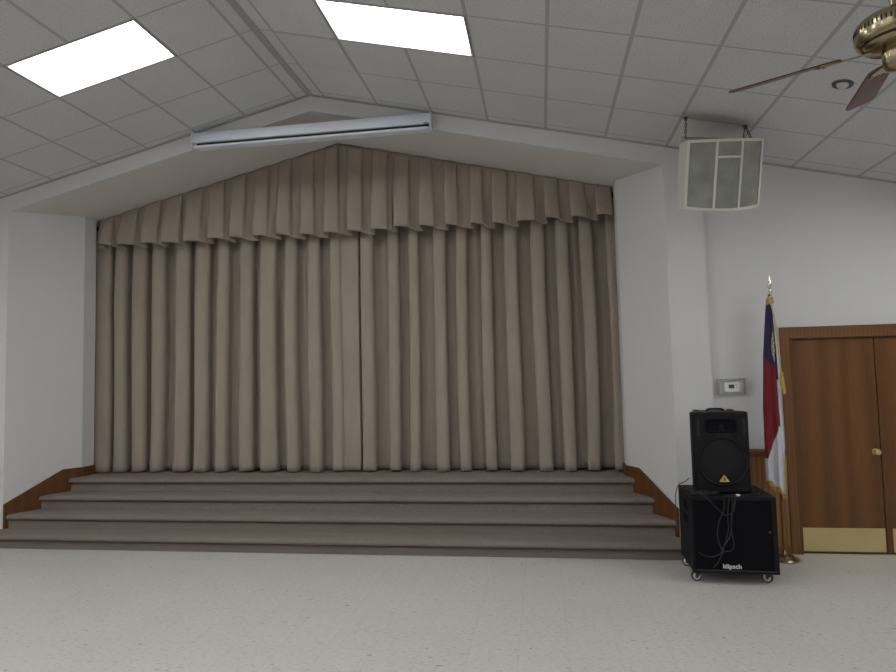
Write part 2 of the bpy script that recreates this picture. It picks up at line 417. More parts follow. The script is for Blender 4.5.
# ------------------------------------------------------------------ stage steps
H = .158
def xl(y): return OL+.022+max(0, y-YF)*(BL-OL)/(7.15-YF) if y < 7.15 else BL+.022
def xr(y): return OR-.022+max(0, y-YF)*(BR-OR)/(7.15-YF) if y < 7.15 else BR-.022
stairs = thing('stage_steps', 'flight of four taupe carpeted steps up to the curtained stage', 'steps', (XR, 6.215, 0))
def step(k, nose, riser, back, lx, rx_):
    prof = [(riser, (k-1)*H)]
    z = k*H
    prof += [(riser, z-.072), (nose+.014, z-.068)]
    for j in range(7):
        a = -PI/2+PI*j/6
        prof.append((nose+.045-.045*math.cos(a), z-.035+.033*math.sin(a)))
    prof += [(nose+.12, z), ((nose+back)/2, z), (back, z), (back, (k-1)*H)]
    m = MB(); n = 40; P = []
    for i in range(n+1):
        t = i/n
        P.append([(lx(y)*(1-t)+rx_(y)*t, y, zz-.0) for (y, zz) in prof])
    L = len(prof); vs = [p for row in P for p in row]; fs = []
    for i in range(n):
        for j in range(L): j2 = (j+1) % L; fs.append((i*L+j, i*L+j2, (i+1)*L+j2, (i+1)*L+j))
    fs.append(tuple(range(L))); fs.append(tuple(range(n*L+L-1, n*L-1, -1)))
    m.add([(v[0]-XR, v[1]-6.215, v[2]) for v in vs], fs)
    o = m.build('step', M['carpet'], stairs, smooth=True, angle=50)
    return o
step(1, 6.165, 6.215, 6.418, lambda y: -6.45, lambda y: 1.30)
m = MB(); m.prism([(xl(6.42), 6.4185), (xr(6.42), 6.4185), (xr(6.47), 6.47), (xl(6.47), 6.47)], 'z', 0, H, T=Matrix.Translation((-XR, -6.215, 0))); 
tr = m.build('tread', M['carpet'], stairs.children[0])
step(2, 6.430, 6.457, 6.748, xl, xr)
step(3, 6.720, 6.747, 7.034, xl, xr)
m4 = step(4, 7.000, 7.030, 9.19, xl, xr)
# wooden skirt boards against the jambs
def skirt(name, sg):
    o_, b_ = (OL, BL) if sg < 0 else (OR, BR)
    def P(y, z, off):
        t = (min(y, 7.15)-YF)/(7.15-YF); x = o_+(b_-o_)*t
        return (x-sg*off, y, z)
    m = MB()
    def slab(prof):
        n = len(prof); vs = [P(y, z, .0005) for y, z in prof]+[P(y, z, .0215) for y, z in prof]
        m.add(vs, [tuple(range(n)), tuple(range(2*n-1, n-1, -1))]+[(i, (i+1) % n, (i+1) % n+n, i+n) for i in range(n)])
    slab([(YF+.001, .05), (YF+.001, .43), (6.955, .745), (7.15, .745), (7.15, .05)])
    slab([(7.1502, .05), (7.1502, .745), (7.36, .745), (7.36, .05)])
    # cap moulding along the top
    m.tube([P(YF+.004, .428, .016), P(6.955, .743, .016), P(7.15, .743, .016)], .006, 8)
    struct(m.build(name, M['skirt']))
skirt('trim_3', -1); skirt('trim_4', 1)

# ------------------------------------------------------------------ curtains
def fold_line(lobes, x0, x1, rnd, slant=0., tail=None, k=3, lean=.006):
    """plan polyline (x, depth 0..1) of soft box pleats standing forward at each lobe; slant 1 lets each pleat fall back to the right"""
    pts = [(x0, .35), (x0+.012, .1)]
    for i, (l, r) in enumerate(lobes):
        w = r-l
        g = (l-(lobes[i-1][1] if i else x0))
        nx = (lobes[i+1][0] if i+1 < len(lobes) else x1)-r
        e = min(.03, w*.2); S = slant; a = rnd.uniform(.04, .24)
        pts += [(l-g*.40, a*(1-S)+.06*S), (l+.014, .02-.05*S), (l+.008, .45), (l-lean*.4, .80), (l+e*.5, .97+.03*S), (l+w*.5, rnd.uniform(.97, 1.03)-.08*S), (r-e*.5, .93-.20*S)]
        if tail and i == len(lobes)-1:
            pts += [(r, .80), (r+.03, tail), (x1-.03, tail), (x1-.008, tail-.05), (x1, tail-.3)]
        else:
            q = min(.035, nx*.35)
            pts += [(r+lean*.6*(1-S)+.004*S, .66-.02*S), (r-.012*(1-S)+.016*S, .28+.20*S), (r-.010*(1-S)+.03*S, .0+.36*S), (r+q*(1-S)+.055*S, rnd.uniform(.0, .10)+.18*S)]
    if not tail: pts += [(x1-.004, .15), (x1, .25)]
    return [(v.x, v.y) for v in catmull([(p[0], p[1], 0) for p in pts], k)]
MAIN = [(-5.641, -5.429), (-5.354, -5.215), (-5.105, -4.94), (-4.831, -4.681), (-4.512, -4.345), (-4.251, -4.092), (-3.967, -3.828), (-3.658, -3.508), (-3.399, -3.211), (-3.082, -2.938), (-2.779, -2.63), (-2.486, -2.361), (-2.115, -1.968), (-1.778, -1.652), (-1.52, -1.412), (-1.222, -1.092), (-0.963, -0.846), (-0.664, -0.547), (-0.383, -0.24), (-0.076, 0.071), (0.212, 0.351), (0.495, 0.633), (0.771, 0.868)]
VAL = [(-5.545, -5.358), (-5.218, -5.025), (-4.895, -4.697), (-4.602, -4.412), (-4.325, -4.131), (-4.012, -3.84), (-3.722, -3.557), (-3.413, -3.254), (-3.1, -2.96), (-2.82, -2.674), (-2.52, -2.368), (-2.237, -2.063), (-1.919, -1.753), (-1.656, -1.487), (-1.351, -1.212), (-1.064, -0.916), (-0.752, -0.624), (-0.489, -0.324), (-0.208, -0.029), (0.099, 0.245), (0.38, 0.546), (0.68, 0.845)]
MAIN = [(a*1.026, b*1.026) for a, b in MAIN]; MAIN[-1] = (.812, .948)
VAL = [(a*1.023, b*1.023) for a, b in VAL]; VAL[-1] = (.69, .855); VAL[0] = (-5.605, -5.475)
def drape(name, lobes, x0, x1, ybase, depth, ztop, zbot, rows, seed, label, tail=None, sway=.016):
    rnd = random.Random(seed)
    line = fold_line(lobes, x0, x1, rnd, .12, tail)
    ph = [rnd.uniform(0, 6.28) for _ in range(6)]
    P = []
    for j in range(rows+1):
        t = j/rows                                   # 0 top .. 1 bottom
        z = ztop*(1-t)+zbot*t; row = []
        A = depth*(.80+.20*min(1, t*3))
        for (x, d) in line:
            ed = min(1, (x-x0)/.15, (x1-x)/.15)
            dx = sway*ed*(math.sin(x*2.3+ph[0]+t*2.2)+.6*math.sin(x*6.1+ph[1]-t*3.1))*(t-.45)*2
            dy = .006*math.sin(x*9+t*7+ph[2])*t
            kink = .0
            if t > .93: kink = .006*math.sin(x*70+ph[3])*math.sin(x*23+ph[4])*(t-.93)/.07
            zz = z
            if j == rows: zz = zbot+.006*math.sin(x*5+ph[5])+.004*math.sin(x*17)
            row.append((x+dx, ybase-A*d+dy-kink-.012*max(0, t-.93)/.07*(d), zz))
        P.append(row)
    m = MB(); m.grid(P)
    o = m.build(name, M['curtain'], None, smooth=True, angle=75, solid=.006)
    return tag(o, label, 'curtain', 'stage curtain halves')
cl = drape('stage_curtain', MAIN[:12], -5.73, -2.203, 7.605, .195, 3.80, .648, 44, 1, 'left half of the taupe pleated stage curtain, from left jamb to the middle gap', .74)
cr_ = drape('stage_curtain', MAIN[12:], -2.187, .972, 7.61, .195, 3.80, .648, 44, 2, 'right half of the taupe pleated stage curtain, from the middle gap to right jamb')
# the half-depth flap left of the gap
# valance with gabled top
lineA = fold_line(VAL, -5.683, .872, random.Random(4), 0.); lineB = fold_line(VAL, -5.683, .872, random.Random(4), 1.)
P = []; rows = 22; ZB = 3.525
for j in range(rows+1):
    t = j/rows; row = []
    A = .018+.135*min(1, t*1.2)**.8; bl_ = min(1, t*1.3)**1.2
    for (xa, da), (xb, db) in zip(lineA, lineB):
        x = xa+(xb-xa)*bl_; d = da+(db-da)*bl_
        zt = zs(x)-.004; zb = ZB+.010*math.sin(x*3.1)+.006*math.sin(x*7.7+1)+.036*d
        ed = min(1, (x+5.683)/.2, (.872-x)/.2)
        dx = .014*ed*t*(math.sin(x*4.3)+.7*math.sin(x*11.2+2))
        row.append((x+dx, 7.40-A*d+.012*(d < .4)*t*math.sin(x*8), zt*(1-t)+zb*t))
    P.append(row)
m = MB(); m.grid(P)
tag(m.build('curtain_valance', M['curtain'], None, smooth=True, angle=75, solid=.006), 'taupe pleated valance with gabled top and wavy hem above the stage curtain', 'valance')

# ------------------------------------------------------------------ projector screen case
scx = (-3.745-1.055)/2; hw = (3.745-1.055)/2
sc = thing('projection_screen', 'long white roll-up projection screen case across the gable above the stage', 'projection screen', (scx, 6.355, 4.345))
case = MB(); prof = [(.064, .178), (.064, .052), (.030, .052), (-.034, .054), (-.054, .060), (-.060, .075), (-.062, .12), (-.058, .155), (-.045, .172), (-.02, .178)]
case.prism(prof, 'x', -hw+.012, hw-.012); case.build('case', M['screenwhite'], sc, smooth=True, angle=35)
sl = MB(); sl.box((-hw+.06, -.045, .0265), (hw-.03, .05, .0515)); sl.build('slot', M['screenslot'], sc)
bar = MB(); bar.prism([(.05, .0), (-.05, -.004), (-.063, .004), (-.063, .022), (-.055, .026), (.05, .026)], 'x', -hw+.03, hw-.02); bar.build('bottom_bar', M['screenwhite'], sc, smooth=True, angle=35)
for sg in (-1, 1):
    ec = MB(); ec.prism([(.064, .182), (.064, -.004), (-.056, -.004), (-.066, .01), (-.066, .165), (-.055, .182)], 'x', sg*hw-(.012 if sg > 0 else 0), sg*hw+(.012 if sg < 0 else 0))
    ec.build('end_cap', M['screenwhite'], sc, bevel=.002)
hb = MB(); hb.box((hw-.075, -.066, .052), (hw-.03, -.05, .066)); hb.build('latch', M['guard'], sc)

# ------------------------------------------------------------------ hanging loudspeaker
hs = thing('hanging_loudspeaker', 'cream box loudspeaker with curved grille hanging on chains from the right ceiling', 'loudspeaker', (1.607, 5.50, 3.708), (math.radians(16), 0, math.radians(8)))
W_, Hh, Dp = .322, .565, .34     # local: front face -Y, top at z 0, back at y=+Dp
def bul(x): return -.075*(1-(x/W_)**2)
m = MB(); n = 16
top = [(-W_, 0)]+[]
pl = [(-W_+2*W_*i/n, bul(-W_+2*W_*i/n)) for i in range(n+1)]
poly = pl+[(W_*.82, Dp), (-W_*.82, Dp)]
m.prism([(x, y+.012) for x, y in poly], 'z', -Hh, 0); m.build('box', M['spkwhite'], hs)
# front frame strips and grille panels follow the curve
def curved(x0, x1, z0, z1, y_in, y_out, k=10):
    mm = MB(); pts = [(x0+(x1-x0)*i/k) for i in range(k+1)]
    poly = [(x, bul(x)+y_out) for x in pts]+[(x, bul(x)+y_in) for x in reversed(pts)]
    mm.prism(poly, 'z', z0, z1); return mm
fr = MB()
c1, c2 = -.095, .118
for (a, b_, z0, z1) in ((-W_, W_, -.022, .0), (-W_, W_, -Hh, -Hh+.020), (-W_, -W_+.018, -Hh+.02, -.022), (W_-.018, W_, -Hh+.02, -.022), (c1-.009, c1+.009, -Hh+.02, -.022), (c2-.009, c2+.009, -Hh+.02, -.022), (c1+.009, c2-.009, -.155, -.138)):
    q = curved(a, b_, z0, z1, .011, -.010); fr.add(q.v, q.f)
fr.build('front_frame', M['spkwhite'], hs)
for (a, b_, z0, z1) in ((-W_+.018, c1-.009, -Hh+.02, -.022), (c2+.009, W_-.018, -Hh+.02, -.022), (c1+.009, c2-.009, -.138, -.022), (c1+.009, c2-.009, -Hh+.02, -.155)):
    curved(a, b_, z0, z1, .0115, -.002).build('grille', M['spkgrille'], hs)
m = MB(); m.add([(-W_, .02, .0005), (W_, .02, .0005), (W_*.82, Dp, .0005), (-W_*.82, Dp, .0005), (-W_+.004, .03, .004), (W_-.004, .03, .004), (W_*.80, Dp-.01, .030), (-W_*.80, Dp-.01, .060)], [(0, 3, 2, 1), (4, 5, 6), (4, 6, 7), (0, 1, 5, 4), (1, 2, 6, 5), (2, 3, 7, 6), (3, 0, 4, 7)]); m.build('top_panel', M['spktop'], hs)
for ch in hs.children:
    if ch.name.split('.')[0] in ('box', 'front_frame', 'grille'):
        for v in ch.data.vertices:
            if v.co.z < -Hh+.03 and v.co.y < .03: v.co.z -= .030*(1-(v.co.x/W_)**2)
def chain(points, parent, inv):
    mm = MB(); a = Vector(points[0]); b = Vector(points[1]); L = (b-a).length; n = max(3, int(L/.030)); d = (b-a)/n
    q = d.normalized().to_track_quat('Z', 'Y').to_matrix().to_4x4()
    for i in range(n):
        c = a+d*(i+.5); T = inv @ Matrix.Translation(c) @ q @ Matrix.Rotation(PI/2*(i % 2), 4, 'Z')
        pts = []
        hl = d.length*.5+.002
        for k in range(12):
            t_ = 2*PI*k/12; pts.append((.009*math.cos(t_), 0, (hl)*math.sin(t_)))
        mm.tube(pts, .0032, 6, closed=True, T=T)
    mm.build('chain', M['chain'], parent, smooth=True)
bpy.context.view_layer.update()
inv = hs.matrix_world.inverted()
tl = hs.matrix_world @ Vector((-W_+.045, .16, 0)); trr = hs.matrix_world @ Vector((W_-.09, .10, 0))
chain([(1.342, 5.70, zc(1.342)-.004), tl], hs, inv)
for s_ in (-.035, .035):
    chain([(1.835, 5.70, zc(1.835)-.004), trr+Vector((s_, 0, 0))], hs, inv)
for x in (1.342, 1.835):
    mm = MB(); mm.lathe([(.004, -.03), (.010, -.022), (.010, -.008), (.024, -.006), (.024, 0)], 12, T=inv @ Matrix.Translation((x, 5.70, zc(x)-.001))); mm.build('ceiling_hook', M['chain'], hs, smooth=True)

# ------------------------------------------------------------------ ceiling fan
fx, fy, fz = 1.572, 2.902, 3.150
fan = thing('ceiling_fan', 'brass ceiling fan with dark wooden blades hanging at the upper right', 'fan', (fx, fy, fz))
m = MB(); m.lathe([(.03, .135), (.09, .130), (.130, .118), (.150, .100), (.155, .082), (.155, .038), (.150, .022), (.135, .014), (.06, .012)], 48); m.build('motor_housing', M['oldbrass'], fan, smooth=True)
m = MB()
for k in range(56):
    a = 2*PI*k/56; m.box((.152, -.0028, .060), (.1562, .0028, .082), T=Matrix.Rotation(a, 4, 'Z'))
m.build('vent_slots', M['dark'], fan)
m = MB(); m.lathe([(.05, .012), (.125, .010), (.13, .004), (.118, -.006), (.045, -.008)], 40); m.build('flywheel', M['oldbrass'], fan, smooth=True)
m = MB(); m.lathe([(.052, -.008), (.056, -.02), (.056, -.085), (.045, -.105), (.012, -.115)], 32); m.build('switch_housing', M['oldbrass'], fan, smooth=True)
m = MB(); m.lathe([(.034, .13), (.034, .165), (.0165, .175), (.0165, zc(fx)-fz-.05)], 20); m.build('downrod', M['oldbrass'], fan, smooth=True)
m = MB(); m.lathe([(.02, zc(fx)-fz-.095), (.055, zc(fx)-fz-.08), (.075, zc(fx)-fz-.03), (.078, zc(fx)-fz-.018)], 24); m.build('canopy', M['oldbrass'], fan, smooth=True)
bl0 = ar0 = None
for hd in (-59, 13, 105, -165):
    hd = math.radians(hd)       # compass heading from +Y, clockwise
    rz = PI/2-hd
    if bl0 is None:
        m = MB(); outl = []
        L0, L1, w0, w1 = .225, .685, .056, .072
        outl = [(L0, -w0), (L0+.05, -w0-.006), (L1-.035, -w1), (L1-.006, -w1+.012), (L1, -w1+.03), (L1-.002, w1-.03), (L1-.012, w1-.010), (L1-.04, w1), (L0+.05, w0+.006), (L0, w0), (L0-.02, .025), (L0-.02, -.025)]
        m.prism(outl, 'z', -.003, .003, T=Matrix.Rotation(math.radians(-18.5), 4, 'X'))
        bl0 = m.build('blade', M['blade'], fan)
        m = MB(); T = Matrix.Rotation(math.radians(-18.5), 4, 'X')
        m.prism([(.09, -.018), (.15, -.012), (.20, -.014), (.235, -.042), (.285, -.046), (.30, -.03), (.27, -.012), (.31, 0), (.27, .012), (.30, .03), (.285, .046), (.235, .042), (.20, .014), (.15, .012), (.09, .018)], 'z', -.010, -.0035, T=T)
        for (px, py) in ((.28, -.034), (.28, .034), (.295, 0)): m.lathe([(.006, -.013), (.006, -.009)], 10, T=T @ Matrix.Translation((px, py, 0)))
        ar0 = m.build('blade_arm', M['oldbrass'], fan)
        b, a = bl0, ar0
    else:
        b = bl0.copy(); C.objects.link(b); a = ar0.copy(); C.objects.link(a)
    b.parent = fan; a.parent = fan; b.rotation_euler = (0, 0, rz); a.rotation_euler = (0, 0, rz)

# ------------------------------------------------------------------ door, casing, panelling
def leaf(name, x0, x1, knob_x, kx0, kx1):
    d = struct(thing_struct(name, (x0, YD+.02, 0)))
    m = MB(); m.box((0, 0, .012), (x1-x0, .045, DZ-.017)); m.build('leaf', M['door'], d, bevel=.002)
    m = MB(); m.box((kx0-x0, -.003, .024), (kx1-x0, -.0002, .242)); m.build('kick_plate', M['plate'], d)
    if knob_x:
        T = Matrix.Translation((knob_x-x0, 0, .955)) @ Matrix.Rotation(PI/2, 4, 'X')
        m = MB(); m.lathe([(.012, .0), (.030, .001), (.030, .006), (.014, .010), (.011, .028), (.022, .036), (.028, .048), (.026, .060), (.012, .066)], 24, T=T); m.build('knob', M['brass'], d, smooth=True)
    return d
def thing_struct(name, loc):
    o = bpy.data.objects.new(name, None); C.objects.link(o); o.location = loc; o.empty_display_size = .1; return o
XM = 3.137
leaf('door_1', DX0+.004, XM-.004, 3.088, DX0+.022, XM-.010)
leaf('door_2', XM+.004, DX1-.004, None, XM+.055, DX1-.022)
m = MB()
m.box((DX0-.095, YD-.022, 0), (DX0-.004, YD-.0005, DZ+.10)); m.box((DX1+.004, YD-.022, 0), (DX1+.095, YD-.0005, DZ+.10)); m.box((DX0-.004, YD-.022, DZ-.004), (DX1+.004, YD-.0005, DZ+.10))
struct(m.build('trim_5', M['casing']))
m = MB(); m.box((DX0, YD-.0004, DZ-.014), (DX1, YD+.05, DZ-.0005)); m.box((DX0+.0005, YD-.0004, 0), (DX0+.0035, YD+.05, DZ-.014)); m.box((DX1-.0035, YD-.0004, 0), (DX1-.0005, YD+.05, DZ-.014)); m.box((DX0-.008, YD-.028, 0.0), (DX0-.001, YD-.0221, DZ+.004)); m.box((DX0-.099, YD-.0285, DZ+.085), (DX1+.099, YD-.0222, DZ+.104)); struct(m.build('trim_6', M['casing']))
m = MB(); m.box((DX0, YD+.03, -.001), (DX1, YD+.16, .008)); m.box((DX0-.01, YD+.12, 0), (DX1+.01, YD+.15, DZ+.01)); struct(m.build('trim_7', M['dark']))
# wainscot, chair rail and base either side of the door
for nm, x0, x1 in (('wall_wainscot_left', PX+.002, DX0-.097), ('wall_wainscot_right', DX1+.097, XRT-.001)):
    m = MB(); m.box((x0, YD-.010, 0), (x1, YD-.0005, .935)); struct(m.build(nm, M['panel']))
    m = MB(); m.prism([(YD-.0105, .925), (YD-.022, .930), (YD-.030, .955), (YD-.030, .975), (YD-.020, .988), (YD-.0006, .990), (YD-.0006, .925)], 'x', x0, x1); struct(m.build('trim_8' if 'left' in nm else 'trim_9', M['casing']))
    m = MB(); m.box((x0, YD-.022, 0), (x1, YD-.0105, .068)); struct(m.build('baseboard_left' if 'left' in nm else 'baseboard_right', M['casing'], bevel=.003))

# ------------------------------------------------------------------ thermostat in its guard
th = thing('thermostat', 'white wall thermostat with a dark display in a grey-rimmed guard box', 'thermostat', (1.823, YD-.0005, 1.595))
m = MB(); m.box((-.120, -.006, -.070), (.120, 0, .070)); m.build('back_plate', M['wall'], th)
m = MB(); w_, h_ = .126, .076
for a, b in (((-w_, -.035, h_-.012), (w_, 0, h_)), ((-w_, -.035, -h_), (w_, 0, -h_+.010)), ((-w_, -.035, -h_+.01), (-w_+.012, 0, h_-.012)), ((w_-.010, -.035, -h_+.01), (w_, 0, h_-.012))): m.box(a, b)
m.build('guard_frame', M['guard'], th)
m = MB(); m.box((-.072, -.030, -.055), (.075, -.006, .040)); m.build('body', M['plastic'], th, bevel=.006)
m = MB(); m.box((-.030, -.0315, -.018), (.022, -.0301, .020)); m.build('display', M['lcd'], th)
for k in (-1, 1):
    m = MB(); m.box((.036, -.0325, -.003+.012*k), (.046, -.0301, .006+.012*k)); m.build('button', M['guard'], th)

# ------------------------------------------------------------------ subwoofer cabinet on casters
sw = thing('subwoofer_cabinet', 'big black subwoofer cabinet on casters standing by the right pier', 'loudspeaker', (1.530, 5.83, 0), (0, 0, math.radians(-2.0)))
hx, y0, y1, z0, z1 = .332, -.30, .27, .092, .712
m = MB()
m.box((-hx, y0+.022, z0), (hx, y1, z1)); m.build('box', M['black'], sw, bevel=.006)
m = MB(); fw = .026
m.box((-hx, y0, z1-.032), (hx, y0+.0215, z1)); m.box((-hx, y0, z0), (hx, y0+.0215, z0+.026)); m.box((-hx, y0, z0+.026), (-hx+.018, y0+.0215, z1-.032)); m.box((hx-.040, y0, z0+.026), (hx, y0+.0215, z1-.032))
m.build('front_frame', M['blackplastic'], sw, bevel=.004)
m = MB(); m.box((-hx+.019, y0+.008, z0+.027), (hx-.041, y0+.0214, z1-.033)); m.build('grille', M['cloth'], sw)
m = MB(); m.box((-hx+.02, y0-.003, z0+.021), (hx-.02, y0-.0002, z0+.0255)); m.build('frame_edge', M['edge'], sw)
m = MB(); T = Matrix.Translation((hx-.058, y0+.0085, .43)) @ Matrix.Rotation(PI/2, 4, 'X'); m.lathe([(.004, 0), (.010, .0), (.010, .006), (.004, .009)], 14, T=T); m.build('screw', M['edge'], sw)
for zz in (.60, .49):
    m = MB(); m.box((-hx-.004, -.16, zz-.035), (-hx-.0003, .02, zz+.035)); m.build('side_handle', M['cloth'], sw, bevel=.003)
for sx in (-1, 1):
    for (sy, ang) in ((-.215, 1.25-.25*sx), (.19, 1.2)):
        cs = MB(); X = sx*(hx-.055)
        cs.box((X-.04, sy-.04, z0-.010), (X+.04, sy+.04, z0-.0003)); cs.lathe([(.018, z0-.022), (.018, z0-.010)], 14, T=Matrix.Translation((X, sy, 0)))
        T = Matrix.Translation((X, sy, 0)) @ Matrix.Rotation(ang, 4, 'Z')
        for s_ in (-1, 1): cs.prism([(-.018, z0-.020), (.030, z0-.020), (.028, .034), (.014, .030)], 'x', s_*.018-.0015, s_*.018+.0015, T=T)
        c_ = cs.build('caster', M['rubber'], sw)
        wh = MB(); T2 = T @ Matrix.Translation((0, .020, .0425)) @ Matrix.Rotation(PI/2, 4, 'Y')
        wh.lathe([(.031, -.013), (.040, -.012), (.0425, -.008), (.0425, .008), (.040, .012), (.031, .013)], 24, T=T2); wh.build('tire', M['rubber'], c_, smooth=True)
        hb_ = MB(); hb_.lathe([(.006, -.0165), (.024, -.0155), (.031, -.0131), (.031, .0131), (.024, .0155), (.006, .0165)], 20, T=T2); hb_.build('wheel_hub', M['chrome'], c_, smooth=True)
# lettering on the grille
def text_part(body, size, mat_, parent, loc, width=None, name='lettering', bold=.0):
    cu = bpy.data.curves.new(name, 'FONT'); cu.body = body; cu.size = size; cu.extrude = .002; cu.align_x = 'CENTER'; cu.offset = bold
    to = bpy.data.objects.new(name, cu); C.objects.link(to)
    dg = bpy.context.evaluated_depsgraph_get(); me = bpy.data.meshes.new_from_object(to.evaluated_get(dg))
    me.name = name; bpy.data.objects.remove(to); bpy.data.curves.remove(cu)
    me.materials.clear(); me.materials.append(mat_)
    o = bpy.data.objects.new(name, me); C.objects.link(o); o.parent = parent; o.location = loc; o.rotation_euler = (PI/2, 0, 0)
    if width:
        wd = max(v.co.x for v in me.vertices)-min(v.co.x for v in me.vertices); k = width/wd
        for v in me.vertices: v.co.x *= k
    return o
text_part('klipsch', .050, M['whitelogo'], sw, (-.028, y0+.0075, z0+.040), .142, bold=.0012)

# ------------------------------------------------------------------ loudspeaker on top
pa = thing('portable_loudspeaker', 'black plastic two-way loudspeaker with yellow triangle badge, standing on the subwoofer', 'loudspeaker', (1.487, 5.83, .7125), (0, 0, math.radians(-1.0)))
pw, ph_, pd = .226, .690, .34
m = MB(); yF = -.20
poly = [(-pw, yF+.03), (-pw+.012, yF+.004), (-pw+.03, yF), (pw-.03, yF), (pw-.012, yF+.004), (pw, yF+.03), (pw, yF+.12), (pw*.55, yF+pd), (-pw*.55, yF+pd), (-pw, yF+.12)]
m.prism(poly, 'z', .012, ph_); m.build('shell', M['blackplastic'], pa, bevel=.014, seg=3)
zw = .272; rw = .196
Tw = Matrix.Translation((.0, yF, zw)) @ Matrix.Rotation(PI/2, 4, 'X')
m = MB(); m.lathe([(rw-.012, 0), (rw-.010, .012), (rw+.0, .018), (rw+.008, .012), (rw+.012, 0)], 56, T=Tw, cap=False)
m.build('woofer_rim', M['blackplastic'], pa, smooth=True)
m = MB(); m.lathe([(rw-.0115, .0005), (rw-.0115, .008), (rw*.75, .016), (rw*.4, .022), (.004, .024)], 56, T=Tw); m.build('woofer_grille', M['mesh'], pa, smooth=True)
# cheek above the woofer that flares into the horn
m = MB()
vs = []; n = 20
for i in range(n+1):
    a = math.radians(28+124*i/n); vs.append((-(rw+.013)*math.cos(a), yF-.012, zw+(rw+.013)*math.sin(a)))
topz = zw+rw+.052
vt = [(-.055+.11*i/n, yF-.0005, topz-.0) for i in range(n+1)]
m.grid([vs, vt]); m.grid([[(v[0], yF+.01, v[2]) for v in vs], [(v[0], yF+.01, v[2]) for v in vt]])
m.build('horn_throat_cheek', M['blackplastic'], pa, smooth=True, angle=80)
# horn: a flared rectangular mouth with a round throat
m = MB(); R_ = 5; rings = []
zh = .575
for j in range(R_+1):
    t = j/R_; ring = []
    hw_, hh_ = .020+(.118-.020)*t, .018+(.052-.018)*t
    for k in range(32):
        a = 2*PI*k/32; e = 2/(2+4*t); ca, sa = math.cos(a), math.sin(a)
        ring.append((hw_*math.copysign(abs(ca)**e, ca), yF+.06*(1-t)**1.5-.012*t+.0, zh+hh_*math.copysign(abs(sa)**e, sa)))
    ring.append(ring[0]); rings.append(ring)
out = [(x*1.10, yF+.001, zh+(z-zh)*1.16) for (x, y, z) in rings[-1]]
m.grid(rings[3:]+[out]); m.build('horn_rim', M['cloth'], pa, smooth=True, angle=50)
m = MB(); m.lathe([(.022, 0), (.024, .004), (.018, .010), (.004, .014)], 20, T=Matrix.Translation((0, yF, zh-.012)) @ Matrix.Rotation(PI/2, 4, 'X')); m.build('tweeter', M['mesh'], pa, smooth=True)
m = MB(); m.box((-.105, yF-.003, zh-.040), (.105, yF-.0003, zh+.042)); m.build('horn_mouth', M['cloth'], pa)
for s_ in (-1, 1):
    m = MB(); m.box((s_*(pw-.044)-.011, yF-.004, .490), (s_*(pw-.044)+.011, yF-.0003, .632)); m.build('bass_port', M['screenslot'], pa, bevel=.002)
m = MB(); m.prism([(-.042, .110), (.042, .110), (0, .168)], 'y', yF-.028, yF-.022); bdg = m.build('badge', M['yellow'], pa)
m = MB(); m.prism([(-.006, .120), (.005, .118), (.011, .134), (.004, .147), (-.008, .143), (-.004, .134)], 'y', yF-.0295, yF-.0281); m.build('badge_emblem', M['dark'], bdg)
for (x, wdt) in ((-.155, .022), (.13, .022)):
    m = MB(); m.box((x-wdt, -.05, ph_+.0005), (x+wdt, .03, ph_+.012)); m.build('foot', M['rubber'], pa, bevel=.005)
m = MB(); m.tube(catmull([(-.07, -.03, ph_-.004), (-.06, -.03, ph_+.014), (0, -.03, ph_+.020), (.06, -.03, ph_+.014), (.07, -.03, ph_-.004)], 5), .009, 8); m.build('handle', M['blackplastic'], pa, smooth=True)
for s_ in (-1, 1):
    for yy in (-.15, .05): 
        m = MB(); m.lathe([(.014, 0), (.016, .012)], 12, T=Matrix.Translation((s_*.10, yy, .0005))); m.build('foot', M['rubber'], pa)

# ------------------------------------------------------------------ cables
yc = 5.512
loops = [
 [(1.296, .73), (1.362, .652), (1.428, .58), (1.462, .569), (1.516, .599), (1.535, .689), (1.528, .722)],
 [(1.445, .722), (1.442, .616), (1.399, .508), (1.382, .4), (1.408, .293)],
 [(1.484, .722), (1.468, .569), (1.469, .461), (1.44, .353), (1.411, .288)],
 [(1.511, .722), (1.505, .617), (1.493, .497), (1.477, .402), (1.427, .318), (1.408, .282)],
 [(1.537, .722), (1.497, .569), (1.491, .449), (1.502, .331), (1.471, .283), (1.416, .282)],
 [(1.225, .270), (1.261, .243), (1.33, .233), (1.389, .257), (1.411, .288)],
 [(1.413, .284), (1.4, .246), (1.368, .186), (1.337, .149)]]
m = MB()
for i, L in enumerate(loops):
    pts = [(x, yc+.0-.003*i-(x-1.53)*.035, z) for x, z in L]
    if L[0][1] > .7:
        pts[0] = (pts[0][0], pts[0][1], .721)
        pts = [(pts[0][0]+.02*((i*7) % 5-2), yc+.10, .7185)]+[(pts[0][0], yc+.03, .7205)]+pts
    if i == 0: pts += [(1.526, yc+.03, .7205), (1.50, yc+.10, .7185)]
    m.tube(catmull(pts, 6), .0042, 6)
m.lathe([(.010, -.018), (.012, 0), (.010, .018)], 10, T=Matrix.Translation((1.411, yc-.014, .286)))
tag(m.build('audio_cable', M['cable'], None, smooth=True), 'thin grey-black cable hanging in loops down the front of the subwoofer', 'cable', 'cables on the subwoofer')
rnd = random.Random(5); m = MB()
for s_ in range(5):
    pts = []; x = 1.235+.03*s_
    for k in range(11):
        t = k/10
        pts.append((1.215+.20*t+.03*math.sin(k*1.7+s_*1.3)*(1 if 0 < k < 10 else .3), 5.590+.022*math.sin(k*1.1+s_*2.1)+.004*s_, .7175+.005*s_+.010*abs(math.sin(k*.9+s_))))
    m.tube(catmull(pts, 5), .0046, 6)
m.tube(catmull([(1.24, 5.575, .724), (1.222, 5.70, .735), (1.215, 5.88, .724), (1.215, 6.0, .7175)], 6), .0046, 6)
